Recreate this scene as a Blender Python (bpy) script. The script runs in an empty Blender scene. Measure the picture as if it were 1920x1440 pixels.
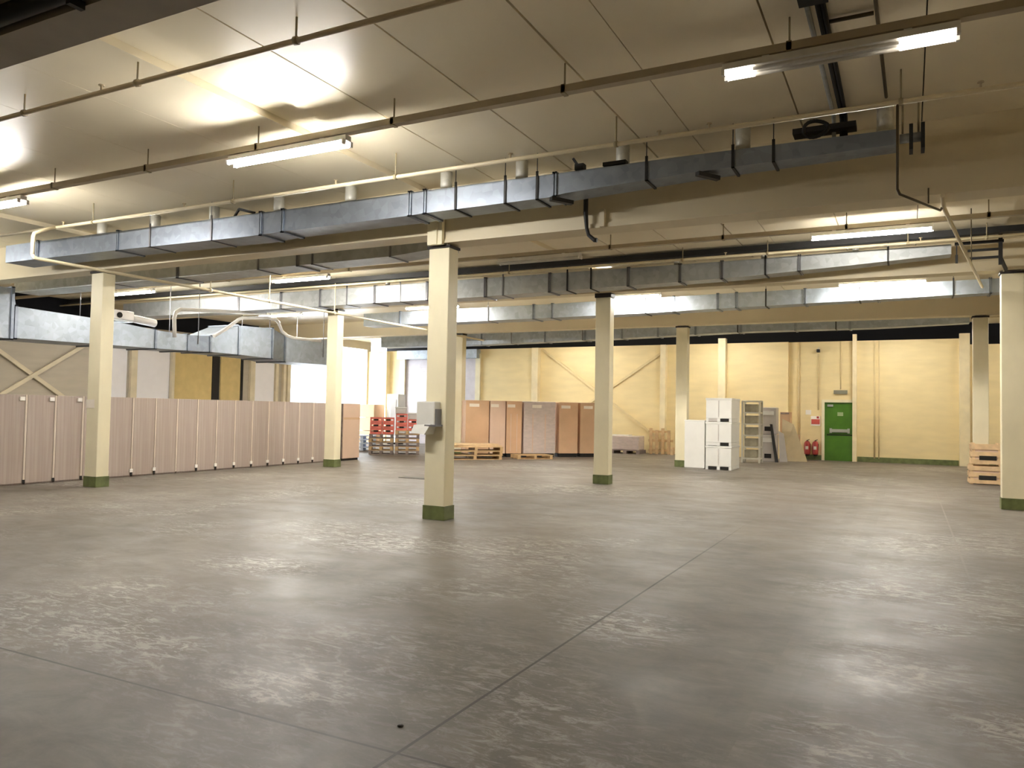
import bpy, bmesh, math, random
from mathutils import Vector, Matrix
random.seed(7)
S = bpy.context.scene
COL = S.collection
PI = math.pi

# ---------------------------------------------------------------- materials
def new_mat(name):
    m = bpy.data.materials.new(name); m.use_nodes = True
    nt = m.node_tree; nt.nodes.clear()
    out = nt.nodes.new('ShaderNodeOutputMaterial')
    b = nt.nodes.new('ShaderNodeBsdfPrincipled')
    nt.links.new(b.outputs[0], out.inputs[0])
    return m, nt, b

def mat(name, col, rough=.5, metal=0, var=.08, scale=3.0, stretch=(1, 1, 1), spec=.5, bump=0):
    """painted / plain material with a soft procedural variation of tone"""
    m, nt, b = new_mat(name)
    tc = nt.nodes.new('ShaderNodeTexCoord'); mp = nt.nodes.new('ShaderNodeMapping')
    mp.inputs['Scale'].default_value = stretch
    n = nt.nodes.new('ShaderNodeTexNoise'); n.inputs['Scale'].default_value = scale; n.inputs['Detail'].default_value = 5
    r = nt.nodes.new('ShaderNodeValToRGB')
    lo = [max(0, c*(1-var)) for c in col]; hi = [min(1, c*(1+var)) for c in col]
    r.color_ramp.elements[0].position = .3; r.color_ramp.elements[1].position = .7
    r.color_ramp.elements[0].color = (*lo, 1); r.color_ramp.elements[1].color = (*hi, 1)
    L = nt.links.new
    L(tc.outputs['Object'], mp.inputs[0]); L(mp.outputs[0], n.inputs['Vector']); L(n.outputs['Fac'], r.inputs[0])
    L(r.outputs[0], b.inputs['Base Color'])
    b.inputs['Roughness'].default_value = rough; b.inputs['Metallic'].default_value = metal
    b.inputs['Specular IOR Level'].default_value = spec
    if bump:
        bp = nt.nodes.new('ShaderNodeBump'); bp.inputs['Strength'].default_value = bump; bp.inputs['Distance'].default_value = .02
        L(n.outputs['Fac'], bp.inputs['Height']); L(bp.outputs[0], b.inputs['Normal'])
    return m

def emit(name, col, strength):
    m = bpy.data.materials.new(name); m.use_nodes = True
    nt = m.node_tree; nt.nodes.clear()
    out = nt.nodes.new('ShaderNodeOutputMaterial'); e = nt.nodes.new('ShaderNodeEmission')
    e.inputs[0].default_value = (*col, 1); e.inputs[1].default_value = strength
    nt.links.new(e.outputs[0], out.inputs[0]); return m

SCUFFS = [(-.33, 8.2, 1.1, .8, .3), (-.05, 5.7, .8, 1.2, .1), (-.3, 4.3, .6, .7, 0), (.5, 4.9, .5, .7, 0), (.2, 7.0, .5, .5, 0), (-5.7, 7.7, 1.6, .9, .2), (-6.07, 6.0, 1.2, .8, 0), (-2.0, 5.8, .8, .9, .3), (-4.9, 3.6, .9, .5, 0), (-3.24, 3.5, .7, .5, 0)]
def floor_mat():
    m, nt, b = new_mat('polished_concrete'); L = nt.links.new
    tc = nt.nodes.new('ShaderNodeTexCoord')
    def noise(scale, detail=6, rough=.6, st=(1, 1, 1), dist=0, rot=0):
        mp = nt.nodes.new('ShaderNodeMapping'); mp.inputs['Scale'].default_value = st; mp.inputs['Rotation'].default_value = (0, 0, rot)
        n = nt.nodes.new('ShaderNodeTexNoise'); n.inputs['Scale'].default_value = scale
        n.inputs['Detail'].default_value = detail; n.inputs['Roughness'].default_value = rough; n.inputs['Distortion'].default_value = dist
        L(tc.outputs['Object'], mp.inputs[0]); L(mp.outputs[0], n.inputs['Vector']); return n.outputs['Fac']
    def ramp(fac, stops):
        r = nt.nodes.new('ShaderNodeValToRGB'); e = r.color_ramp.elements
        while len(e) < len(stops): e.new(.5)
        for k, (p, c) in enumerate(stops): e[k].position = p; e[k].color = (*c, 1)
        L(fac, r.inputs[0]); return r.outputs[0]
    def mix(fac, a, c, mode='MIX'):
        x = nt.nodes.new('ShaderNodeMix'); x.data_type = 'RGBA'; x.blend_type = mode
        if isinstance(fac, (int, float)): x.inputs[0].default_value = fac
        else: L(fac, x.inputs[0])
        for s, v in ((6, a), (7, c)):
            if isinstance(v, tuple): x.inputs[s].default_value = (*v, 1)
            else: L(v, x.inputs[s])
        return x.outputs[2]
    base = ramp(noise(.35, 5, .55), [(.3, (.138, .119, .098)), (.55, (.186, .163, .137)), (.75, (.240, .213, .183))])
    mott = ramp(noise(2.2, 8, .7, (1, 1.6, 1), .6), [(.35, (.78, .78, .78)), (.65, (1.12, 1.12, 1.12))])
    c = mix(1.0, base, mott, 'MULTIPLY')
    # pale scuffed patches: thin worn flakes inside broad worn zones
    zone = ramp(noise(.33, 3, .5, (1, 1, 1), .3, .5), [(.50, (0, 0, 0)), (.64, (1, 1, 1))])
    fl = ramp(noise(4.2, 10, .78, (1, 2.4, 1), 1.1, .75), [(.50, (0, 0, 0)), (.62, (1, 1, 1))])
    fl2 = ramp(noise(7.5, 8, .75, (1, 3.2, 1), .8, -.35), [(.53, (0, 0, 0)), (.66, (1, 1, 1))])
    fl = mix(1.0, fl, fl2, 'SCREEN')
    def mul(a, b):
        q = nt.nodes.new('ShaderNodeMath'); q.operation = 'MULTIPLY'; L(a, q.inputs[0]); L(b, q.inputs[1]); return q.outputs[0]
    def patch(x, y, rx, ry, rot=0):
        mp = nt.nodes.new('ShaderNodeMapping'); mp.vector_type = 'TEXTURE'
        mp.inputs['Location'].default_value = (x, y, 0); mp.inputs['Rotation'].default_value = (0, 0, rot); mp.inputs['Scale'].default_value = (rx, ry, 1)
        g = nt.nodes.new('ShaderNodeTexGradient'); g.gradient_type = 'QUADRATIC_SPHERE'
        L(tc.outputs['Object'], mp.inputs[0]); L(mp.outputs[0], g.inputs[0]); return g.outputs['Fac']
    for (px_, py_, rx, ry, ro) in SCUFFS: zone = mix(1.0, zone, mix(1.0, patch(px_, py_, rx, ry, ro), (2.6, 2.6, 2.6), 'MULTIPLY'), 'ADD')
    wear = mix(1.0, zone, fl, 'MULTIPLY')
    c = mix(wear, c, (.43, .40, .365))
    st = ramp(noise(.5, 4, .6, (1, 1, 1), .5), [(.58, (0, 0, 0)), (.74, (.55, .55, .55))])
    c = mix(st, c, (.115, .098, .081))
    sep = nt.nodes.new('ShaderNodeSeparateXYZ'); L(tc.outputs['Object'], sep.inputs[0])
    wob = noise(1.2, 2)
    def line(axis, pos, w):
        a = nt.nodes.new('ShaderNodeMath'); a.operation = 'SUBTRACT'; L(sep.outputs[axis], a.inputs[0]); a.inputs[1].default_value = pos
        d = nt.nodes.new('ShaderNodeMath'); d.operation = 'ABSOLUTE'; L(a.outputs[0], d.inputs[0])
        e = nt.nodes.new('ShaderNodeMath'); e.operation = 'LESS_THAN'; L(d.outputs[0], e.inputs[0]); e.inputs[1].default_value = w
        return e.outputs[0]
    def between(axis, a, b, soft=1.5):
        """1 between a and b along the axis, fading out: dust-filled lengths of the joints"""
        r1 = nt.nodes.new('ShaderNodeMapRange'); r1.inputs[1].default_value = a-soft; r1.inputs[2].default_value = a+soft; L(sep.outputs[axis], r1.inputs[0])
        r2 = nt.nodes.new('ShaderNodeMapRange'); r2.inputs[1].default_value = b-soft; r2.inputs[2].default_value = b+soft
        r2.inputs[3].default_value = 1; r2.inputs[4].default_value = .12; L(sep.outputs[axis], r2.inputs[0])
        return mul(r1.outputs[0], r2.outputs[0])
    for ax, pos, w, col, ya, yb in ((0, -2.18, .010, (.06, .05, .04), -9, 10.5), (1, 3.11, .009, (.06, .05, .04), -30, 30), (0, -10.5, .014, (.2, .175, .145), 5, 12),
                            (0, .57, .012, (.22, .19, .16), 9.5, 19), (1, 17.4, .02, (.25, .22, .185), -30, 30), (1, 24.6, .025, (.25, .22, .185), -30, 30)):
        c = mix(mul(line(ax, pos, w), between(1-ax, ya, yb)), c, col)
    tyre = ramp(noise(9, 4, .7, (.35, 1, 1)), [(.42, (0, 0, 0)), (.62, (.42, .42, .42))])
    for pos in (-.86, -.52): c = mix(mul(line(0, pos, .085), tyre), c, (.12, .112, .09))
    L(c, b.inputs['Base Color'])
    rg = nt.nodes.new('ShaderNodeMapRange'); rg.inputs[1].default_value = .3; rg.inputs[2].default_value = .7
    rg.inputs[3].default_value = .44; rg.inputs[4].default_value = .62
    L(noise(1.1, 6, .65, (1, 1.4, 1), .4), rg.inputs[0]); L(rg.outputs[0], b.inputs['Roughness'])
    b.inputs['Specular IOR Level'].default_value = .38
    bp = nt.nodes.new('ShaderNodeBump'); bp.inputs['Strength'].default_value = .12; bp.inputs['Distance'].default_value = .01
    L(noise(5, 6, .65), bp.inputs['Height']); L(bp.outputs[0], b.inputs['Normal'])
    return m

def galv(name, col, rough=.36, metal=.75):
    m, nt, b = new_mat(name); L = nt.links.new
    tc = nt.nodes.new('ShaderNodeTexCoord')
    v = nt.nodes.new('ShaderNodeTexVoronoi'); v.inputs['Scale'].default_value = 9
    n = nt.nodes.new('ShaderNodeTexNoise'); n.inputs['Scale'].default_value = 1.3; n.inputs['Detail'].default_value = 5
    L(tc.outputs['Object'], v.inputs['Vector']); L(tc.outputs['Object'], n.inputs['Vector'])
    r = nt.nodes.new('ShaderNodeValToRGB')
    r.color_ramp.elements[0].position = .25; r.color_ramp.elements[1].position = .8
    r.color_ramp.elements[0].color = (*[c*.72 for c in col], 1); r.color_ramp.elements[1].color = (*[min(1, c*1.18) for c in col], 1)
    x = nt.nodes.new('ShaderNodeMix'); x.data_type = 'FLOAT'; x.inputs[0].default_value = .3
    L(n.outputs['Fac'], x.inputs[2]); L(v.outputs['Color'], x.inputs[3]); L(x.outputs[0], r.inputs[0]); L(r.outputs[0], b.inputs['Base Color'])
    b.inputs['Roughness'].default_value = rough; b.inputs['Metallic'].default_value = metal
    return m

def grain(name, c1, c2, scale=14, axis=1):
    """fine vertical stripes (corrugated / grained board)"""
    m, nt, b = new_mat(name); L = nt.links.new
    tc = nt.nodes.new('ShaderNodeTexCoord'); mp = nt.nodes.new('ShaderNodeMapping')
    sc = [scale, scale, .25]; mp.inputs['Scale'].default_value = sc
    n = nt.nodes.new('ShaderNodeTexNoise'); n.inputs['Scale'].default_value = 2.2; n.inputs['Detail'].default_value = 3
    r = nt.nodes.new('ShaderNodeValToRGB'); r.color_ramp.elements[0].position = .36; r.color_ramp.elements[1].position = .64
    r.color_ramp.elements[0].color = (*c1, 1); r.color_ramp.elements[1].color = (*c2, 1)
    L(tc.outputs['Object'], mp.inputs[0]); L(mp.outputs[0], n.inputs['Vector']); L(n.outputs['Fac'], r.inputs[0]); L(r.outputs[0], b.inputs['Base Color'])
    b.inputs['Roughness'].default_value = .6; return m

M = {}
M['floor'] = floor_mat()
M['ceil'] = mat('cream_ceiling_panel', (.92, .835, .635), .36, 0, .05, .5)
M['ceil_gap'] = mat('ceiling_joint_shadow', (.05, .038, .02), .8)
M['ceil_in_shade'] = mat('unlit_soffit_shade', (.035, .030, .026), .7)  # darkness of the unlit front bay, put into the soffit colour
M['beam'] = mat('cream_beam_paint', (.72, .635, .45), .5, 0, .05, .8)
M['column'] = mat('cream_column_paint', (.84, .775, .56), .45, 0, .07, 2.0, (1, 1, .5))
M['green_band'] = mat('olive_green_paint', (.125, .150, .050), .5, 0, .3, 6)
M['cap'] = mat('black_cap', (.022, .016, .012), .6)
M['wall_y'] = mat('yellow_block_paint', (.80, .665, .37), .55, 0, .05, 1.2, (1, 1, 4))
M['wall_grey'] = mat('beige_cladding', (.47, .42, .335), .55, 0, .06, 1.2, (1, 1, 5))
M['post'] = mat('pale_post_paint', (.80, .70, .46), .5)
M['brace'] = mat('brace_paint', (.66, .58, .42), .5)
M['brace_y'] = mat('yellow_brace_paint', (.72, .59, .33), .5)
M['void'] = mat('black_void_shade', (.006, .005, .006), .9, 0, .1)  # black stands in for the void's darkness, since lamps reach its surfaces
M['white_door'] = mat('white_dock_door', (.84, .83, .87), .4, 0, .02)
M['yel_panel'] = mat('ochre_panel', (.62, .47, .20), .55)
M['shutter'] = mat('lilac_grey_shutter', (.60, .575, .62), .45)
M['ground'] = mat('bright_yard_concrete', (.75, .74, .72), .8)
M['green_door'] = mat('dark_green_door', (.06, .18, .008), .4, 0, .12, 3)
M['frame_c'] = mat('cream_door_frame', (.78, .72, .52), .45)
M['steel'] = mat('brushed_steel_bar', (.55, .58, .55), .3, .8)
M['galv'] = galv('galvanised_steel', (.29, .33, .395), .42)
M['spigot'] = galv('pale_galvanised_spigot', (.78, .77, .70), .5, .3)
M['galv_d'] = galv('dull_galvanised_steel', (.50, .53, .54), .5, .5)
M['galv_b'] = galv('bright_galvanised_steel', (.44, .50, .575), .46, .55)
M['strap_k'] = mat('black_strap', (.012, .012, .012), .5)
M['strap_g'] = mat('grey_strap', (.22, .22, .24), .4, .6)
M['batten'] = mat('white_batten_enamel', (.80, .79, .76), .35)
M['tube'] = emit('lit_fluorescent_tube', (1.0, .96, .90), 23)
M['tube_far'] = emit('lit_fluorescent_tube_cool', (1.0, .95, .87), 38)
M['tube_back'] = emit('lit_tube_by_the_back_wall', (1.0, .95, .87), 17)
M['tube_mid'] = emit('lit_tube_third_track', (1.0, .96, .89), 32)
M['tube_dim'] = emit('lit_tube_soft', (1.0, .95, .87), 20)
M['tube_off'] = mat('unlit_tube_glass', (.62, .60, .55), .2)
M['tube_end'] = emit('glowing_tube_end', (1.0, .90, .78), 1.3)
M['trunk'] = mat('brown_grey_trunking', (.46, .39, .27), .5)
M['pipe'] = mat('cream_pipe_paint', (.72, .63, .44), .4)
M['pipe_d'] = mat('brown_pipe_paint', (.56, .47, .31), .5)
M['rod'] = mat('tan_hanger_rod', (.36, .30, .18), .5)
M['dark_pipe'] = mat('dark_conduit', (.07, .05, .02), .5)
M['black'] = mat('matt_black', (.010, .010, .010), .55)
M['pvc'] = mat('white_plastic_pipe', (.82, .81, .80), .35)
M['cab'] = grain('grey_brown_laminate', (.37, .30, .262), (.43, .36, .318))
M['cab_edge'] = mat('pale_edge_strip', (.62, .53, .45), .5)
M['cab_white'] = mat('white_plastic_bracket', (.86, .83, .78), .4)
M['carton'] = mat('brown_cardboard', (.60, .39, .235), .75, 0, .08, 2)
M['carton2'] = mat('orange_cardboard', (.66, .425, .26), .75, 0, .08, 2)
M['carton3'] = mat('pinkish_cardboard', (.68, .50, .38), .75, 0, .05, 2)
M['wrap'] = mat('stretch_wrapped_carton', (.60, .51, .47), .3, 0, .1, 5, (1, 1, 3))
M['tape'] = mat('pale_label_paper', (.85, .78, .68), .6)
M['slot'] = mat('dark_slot', (.012, .010, .008), .8)
M['wood'] = mat('pallet_timber', (.55, .37, .19), .75, 0, .2, 6, (1, 1, 1))
M['wood_p'] = mat('pale_crate_timber', (.72, .52, .30), .7, 0, .15, 6)
M['wood_g'] = mat('weathered_grey_timber', (.24, .19, .17), .8, 0, .25, 7)
M['red'] = mat('red_plastic_crate', (.64, .15, .11), .45, 0, .3, 5)
M['bin'] = mat('white_plastic_bin', (.80, .80, .77), .4, 0, .03)
M['rack'] = mat('pale_grey_rack', (.62, .60, .52), .5)
M['rack_in'] = mat('grey_rack_stock', (.34, .31, .23), .7, 0, .2, 5)
M['appl'] = mat('pale_grey_enamel', (.52, .49, .47), .4)
M['ext'] = mat('red_extinguisher_paint', (.42, .05, .045), .35)
M['sign_w'] = mat('white_sign_plate', (.85, .82, .76), .5)
M['sign_r'] = mat('red_sign_print', (.62, .10, .08), .5)
M['sign_g'] = mat('grey_exit_sign', (.27, .26, .19), .5)
M['disp'] = mat('white_dispenser_plastic', (.80, .80, .76), .35)
M['blue'] = mat('pale_blue_plastic', (.52, .60, .74), .5, 0, .1)
M['drain'] = mat('dark_drain_iron', (.06, .05, .04), .6)

# ---------------------------------------------------------------- mesh helpers
class MB:
    def __init__(s): s.bm = bmesh.new(); s.mi = 0
    def _hex(s, co):
        v = [s.bm.verts.new(c) for c in co]
        for f in ((0, 3, 2, 1), (4, 5, 6, 7), (0, 1, 5, 4), (1, 2, 6, 5), (2, 3, 7, 6), (3, 0, 4, 7)):
            fc = s.bm.faces.new([v[i] for i in f]); fc.material_index = s.mi
        return v
    def box(s, x0, y0, z0, x1, y1, z1, bev=0):
        x0, x1 = min(x0, x1), max(x0, x1); y0, y1 = min(y0, y1), max(y0, y1); z0, z1 = min(z0, z1), max(z0, z1)
        v = s._hex([(x0, y0, z0), (x1, y0, z0), (x1, y1, z0), (x0, y1, z0), (x0, y0, z1), (x1, y0, z1), (x1, y1, z1), (x0, y1, z1)])
        if bev:
            es = list({e for q in v for e in q.link_edges})
            bmesh.ops.bevel(s.bm, geom=es, offset=bev, segments=2, affect='EDGES', profile=.5)
        return s
    def hexa(s, co): s._hex(co); return s
    def obox(s, c, u, lx, ly, lz, bev=0):
        """box resting at c (base centre), turned so that its length lx runs along angle u"""
        n0 = len(s.bm.verts); s.bm.verts.ensure_lookup_table()
        before = set(s.bm.verts)
        s.box(-lx/2, -ly/2, 0, lx/2, ly/2, lz, bev)
        new = [v for v in s.bm.verts if v not in before]
        mt = Matrix.Translation(c) @ Matrix.Rotation(u, 4, 'Z')
        bmesh.ops.transform(s.bm, matrix=mt, verts=new); return s
    def tube(s, pts, r, n=10, cap=True):
        pts = [Vector(p) for p in pts]; rings = []
        up0 = None
        for i, p in enumerate(pts):
            if i == 0: d = pts[1]-p
            elif i == len(pts)-1: d = p-pts[i-1]
            else: d = (pts[i+1]-p).normalized()+(p-pts[i-1]).normalized()
            d.normalize()
            a = up0 if up0 is not None and abs(up0.dot(d)) < .95 else (Vector((0, 0, 1)) if abs(d.z) < .9 else Vector((1, 0, 0)))
            x = d.cross(a).normalized(); y = x.cross(d).normalized(); up0 = y
            rr = r if not isinstance(r, (list, tuple)) else r[i]
            rings.append([s.bm.verts.new(p+(x*math.cos(2*PI*k/n)+y*math.sin(2*PI*k/n))*rr) for k in range(n)])
        for a, b in zip(rings, rings[1:]):
            for k in range(n):
                f = s.bm.faces.new((a[k], a[(k+1) % n], b[(k+1) % n], b[k])); f.smooth = True; f.material_index = s.mi
        if cap:
            f = s.bm.faces.new(rings[0]); f.material_index = s.mi
            f = s.bm.faces.new(list(reversed(rings[-1]))); f.material_index = s.mi
        return s
    def lathe(s, c, prof, n=16):
        c = Vector(c)
        return s.tube([c+Vector((0, 0, z)) for r, z in prof], [r for r, z in prof], n)
    def bar(s, p, q, w, h):
        """rectangular bar from p to q"""
        p, q = Vector(p), Vector(q); d = (q-p).normalized()
        a = Vector((0, 0, 1)) if abs(d.z) < .9 else Vector((1, 0, 0))
        x = d.cross(a).normalized()*w/2; y = x.cross(d).normalized()*h/2
        s._hex([p-x-y, p+x-y, p+x+y, p-x+y, q-x-y, q+x-y, q+x+y, q-x+y]); return s
    def build(s, name, m, parent=None, origin=None, smooth=False):
        bmesh.ops.recalc_face_normals(s.bm, faces=s.bm.faces[:])
        if parent is not None: org = WORLD[parent.name]
        elif origin is not None: org = Vector(origin)
        else:
            xs = [v.co for v in s.bm.verts]
            org = Vector(((min(v.x for v in xs)+max(v.x for v in xs))/2, (min(v.y for v in xs)+max(v.y for v in xs))/2, min(v.z for v in xs)))
        me = bpy.data.meshes.new(name)
        bmesh.ops.translate(s.bm, verts=s.bm.verts[:], vec=-org)
        s.bm.to_mesh(me); s.bm.free()
        for mm in (m if isinstance(m, (list, tuple)) else [m]): me.materials.append(mm)
        o = bpy.data.objects.new(name, me); COL.objects.link(o)
        if parent is not None: o.parent = parent
        else: o.location = org
        WORLD[o.name] = org if parent is None else WORLD[parent.name].copy()
        return o
WORLD = {}

def thing(name, label, cat, loc, group=None):
    o = bpy.data.objects.new(name, None); COL.objects.link(o); o.location = loc
    o.empty_display_size = .1
    o['label'] = label; o['category'] = cat
    if group: o['group'] = group
    WORLD[o.name] = Vector(loc); return o
def tag(o, label, cat, group=None, kind=None):
    o['label'] = label; o['category'] = cat
    if group: o['group'] = group
    if kind: o['kind'] = kind
    return o
def struct(name, mb, m, label=None, cat=None, origin=None):
    o = mb.build(name, m, origin=origin); o['kind'] = 'structure'
    if label: o['label'] = label; o['category'] = cat
    return o
ORD = ['first', 'second', 'third', 'fourth', 'fifth', 'sixth', 'seventh', 'eighth', 'ninth', 'tenth', 'eleventh', 'twelfth', 'thirteenth',
       'fourteenth', 'fifteenth', 'sixteenth', 'seventeenth', 'eighteenth', 'nineteenth', 'twentieth']

# ---------------------------------------------------------------- the setting
XL, XR, YF, YB, ZC = -24.3, 12.0, -8.0, 31.6, 5.02
WT = 4.52                      # the walls stop here; above them the roof void's darkness is painted black
struct('floor', MB().box(XL-8, YF-.3, -.2, XR+.3, YB+2, 0), M['floor'], 'worn grey polished concrete warehouse floor', 'floor', (0, 0, 0))
# ceiling: cream panels with open joints, dark backing above
mb = MB()
joints = [-24.3, -22.9, -21.7, -20.5, -19.3, -18.1, -16.9, -15.7, -14.75, -14.22, -12.8, -11.6, -10.4, -9.15, -7.87, -6.66, -6.12, -5.37, -4.16, -2.93, -2.32, -1.09, .14, 1.50, 2.03, 3.8, 5.0, 6.2, 7.4, 8.6, 9.8, 11.0, 12.0]
gap = {-6.12: .022, -5.37: .02, -4.16: .02, -2.93: .024, -2.32: .012, -1.09: .018, .14: .012}
for a, b in zip(joints, joints[1:]):
    up = .08 if a in (-14.75, -6.66, 1.50) else 0          # shallow recessed channels over the column lines
    mb.box(a+gap.get(a, .006)/2, 2.95, ZC+up, b-gap.get(b, .006)/2, YB, ZC+.14)
mb.mi = 1; mb.box(XL, 2.95, ZC+.141, XR, YB+.1, ZC+.2)
struct('ceiling', mb, [M['ceil'], M['ceil_gap']], 'cream ceiling of long flat panels with dark joints', 'ceiling')
struct('ceiling_front', MB().box(XL, YF, ZC+.05, XR, 2.94, ZC+.2), M['ceil_in_shade'], 'front bay soffit in the upper left corner, shade put into its colour', 'ceiling')
# back wall
mb = MB().box(XL, YB-.2, 0, -22.05, YB, WT).box(-22.05, YB-.2, 4.1, -17.95, YB, WT).box(-17.95, YB-.2, 0, -4.12, YB, WT).box(-4.3, YB, 0, -4.12, YB+.2, WT)
mb.box(-4.12, YB, 0, -2.84, YB+.2, WT).box(-2.84, YB, 2.2, -1.78, YB+.2, WT).box(-1.78, YB, 0, 1.75, YB+.2, WT).box(1.75, YB, 0, XR, YB+.2, 4.3)
struct('wall_back', mb, M['wall_y'], 'yellow painted back wall', 'wall')
# roof void above the walls, its darkness put into black surfaces
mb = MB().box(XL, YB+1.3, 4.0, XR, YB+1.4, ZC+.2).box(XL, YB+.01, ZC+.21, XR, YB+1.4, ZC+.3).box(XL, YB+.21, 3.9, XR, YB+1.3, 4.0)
struct('trim_1', mb, M['void'], 'roof void above the yellow back wall, its darkness painted black', 'void')
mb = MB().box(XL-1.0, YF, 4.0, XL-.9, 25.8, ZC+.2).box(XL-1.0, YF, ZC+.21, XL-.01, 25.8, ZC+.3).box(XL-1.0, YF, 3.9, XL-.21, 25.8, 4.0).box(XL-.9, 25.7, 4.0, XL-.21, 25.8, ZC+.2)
struct('trim_2', mb, M['void'], 'roof void above the left wall, its darkness painted black', 'void')
# left wall with dock openings
mb = MB()
mb.box(XL-.2, YF, 0, XL, 17.05, 4.4).box(XL-.2, 17.05, 3.75, XL, 19.65, 4.4).box(XL-.2, 17.9, 0, XL, 18.2, 3.75)
mb.box(XL-.2, 19.65, 0, XL, 25.8, 4.4).box(XL-.2, 25.8, 4.62, XL, 31.3, ZC).box(XL-.2, 31.3, 0, XL, YB, ZC)
struct('wall_left', mb, M['wall_grey'], 'beige cladding wall on the left', 'wall')
struct('wall_right', MB().box(XR, YF, 0, XR+.2, YB+.2, ZC+.2), M['wall_y'])
struct('wall_front', MB().box(XL-1, YF-.2, 0, XR, YF, ZC+.2), M['wall_y'])
o = struct('door_1', MB().box(XL-.14, 17.06, .0, XL-.06, 17.89, 3.74), M['white_door'], 'white dock door just right of the leftmost column', 'door')
o = struct('door_2', MB().box(XL-.14, 18.21, .0, XL-.06, 19.64, 3.74), M['white_door'], 'wide white dock door left of the ochre panels', 'door')
# ochre panels, dark gaps, pale posts on the left wall
mb = MB().box(XL, 19.75, 0, XL+.06, 21.5, 3.6).box(XL, 21.95, 0, XL+.06, 22.95, 3.6)
struct('trim_3', mb, M['yel_panel'], 'ochre panels on the left wall', 'panel')
struct('trim_4', MB().box(XL, 21.55, 0, XL+.04, 21.9, 3.7).box(XL, 23.0, 0, XL+.04, 23.12, 3.6), M['slot'], 'dark gaps between the ochre panels', 'gap')
mb = MB()
for a, b in ((17.93, 18.17), (19.62, 19.74), (23.45, 23.7), (24.9, 25.05), (25.35, 25.5), (25.6, 25.8)): mb.box(XL, a, 0, XL+.12, b, 4.0)
struct('trim_5', mb, M['brace'], 'narrow posts on the left wall', 'post')
struct('door_3', MB().box(XL, 23.75, 0, XL+.05, 24.85, 3.55), M['white_door'], 'narrow white panel door right of the ochre panels', 'door')
mb = MB().bar((XL+.08, 12.2, 4.05), (XL+.08, 16.9, .95), .06, .12).bar((XL+.14, 12.2, .95), (XL+.14, 16.9, 4.05), .05, .12)
mb.bar((XL+.08, 7.0, 4.05), (XL+.08, 11.9, .95), .1, .16)
struct('trim_6', mb, M['brace'], 'crossed diagonal braces on the left wall', 'brace')
# shutter in the back wall
mb = MB()
for k in range(40): mb.box(-22.0, YB-.16, k*.1+.004, -18.0, YB-.12, k*.1+.1)
mb.box(-22.04, YB-.119, 0, -17.96, YB-.06, 4.099)
struct('door_4', mb, M['shutter'], 'lilac grey roller shutter in the back wall', 'shutter')
struct('trim_7', MB().box(-22.3, YB-.55, 4.08, -17.8, YB-.2, 4.5), M['galv_b'], 'shutter roll box over the roller shutter', 'shutter box')
struct('trim_8', MB().box(-22.3, YB-.3, 0, -22.0, YB-.2, 4.08).box(-18.0, YB-.3, 0, -17.75, YB-.2, 4.3), M['frame_c'], 'frame of the roller shutter', 'frame')
# posts on the back wall
mb = MB()
for x0, x1, z in ((-23.2, -22.95, 4.5), (-14.99, -14.68, 4.5), (-9.1, -8.88, 4.5), (-6.74, -6.45, 4.7)): mb.box(x0, YB-.5, 0, x1, YB-.2, z)
for x0, x1, z in ((-1.84, -1.70, 4.75), (1.62, 1.94, 4.68)): mb.box(x0, YB-.22, 0, x1, YB, z)
struct('trim_9', mb, M['post'], 'pale posts along the back wall', 'post')
mb = MB().bar((-14.6, YB-.28, 4.45), (-9.1, YB-.28, .55), .05, .10).bar((-14.6, YB-.24, .55), (-9.1, YB-.24, 4.2), .03, .10)
struct('trim_10', mb, M['brace_y'], 'crossed wind braces on the back wall', 'brace')
mb = MB().tube([(-1.1, YB-.04, .14), (-1.1, YB-.04, 4.5)], .03).tube([(-.95, YB-.04, .14), (-.95, YB-.04, 4.5)], .02)
mb.tube([(-3.05, YB-.03, 1.9), (-3.05, YB-.03, 4.05)], .018).tube([(-2.25, YB-.03, 2.7), (-2.25, YB-.03, 4.5)], .018).tube([(-3.75, YB-.03, .2), (-3.75, YB-.03, 4.5)], .03)
mb.tube([(-11.9, YB-.24, 0), (-11.9, YB-.24, 4.5)], .06).tube([(-11.7, YB-.24, 0), (-11.7, YB-.24, 4.5)], .04)
struct('trim_11', mb, M['brace_y'], 'thin painted conduits running up the back wall', 'conduit')
mb = MB().box(-4.1, YB-.04, 0, -2.92, YB-.001, .19).box(-1.68, YB-.04, 0, 1.6, YB-.001, .19).box(1.96, YB-.04, 0, 8, YB-.001, .19)
struct('baseboard_back', mb, M['green_band'], 'olive green painted skirting under the yellow wall', 'baseboard')
# green fire exit door
d = thing('door_5', 'dark green fire exit door with push bar in the yellow wall', 'door', (-2.3, YB, 0)); d['kind'] = 'structure'
MB().box(-2.92, YB-.06, 0, -2.82, YB+.1, 2.3).box(-1.80, YB-.06, 0, -1.70, YB+.1, 2.3).box(-2.82, YB-.06, 2.2, -1.80, YB+.1, 2.3).build('door_frame', M['frame_c'], d)
lf = MB().box(-2.82, YB+.02, .0, -1.80, YB+.08, 2.2).build('door_leaf', M['green_door'], d)
MB().box(-2.62, YB-.05, 1.07, -2.0, YB-.01, 1.19, .01).box(-2.64, YB-.04, 1.04, -2.56, YB+.02, 1.22).box(-2.02, YB-.04, 1.04, -1.94, YB+.02, 1.22).build('push_bar', M['steel'], lf)
MB().box(-2.37, YB+.005, 1.69, -2.17, YB+.02, 1.83).build('sign_plate', mat('pale_green_sign', (.32, .42, .22), .5), lf)
MB().box(-2.72, YB-.03, 2.04, -2.52, YB+.02, 2.12).build('door_closer', M['steel'], lf)
MB().box(-2.74, YB+.012, .95, -1.84, YB+.02, .985).build('kick_rail', M['void'], lf)
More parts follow.
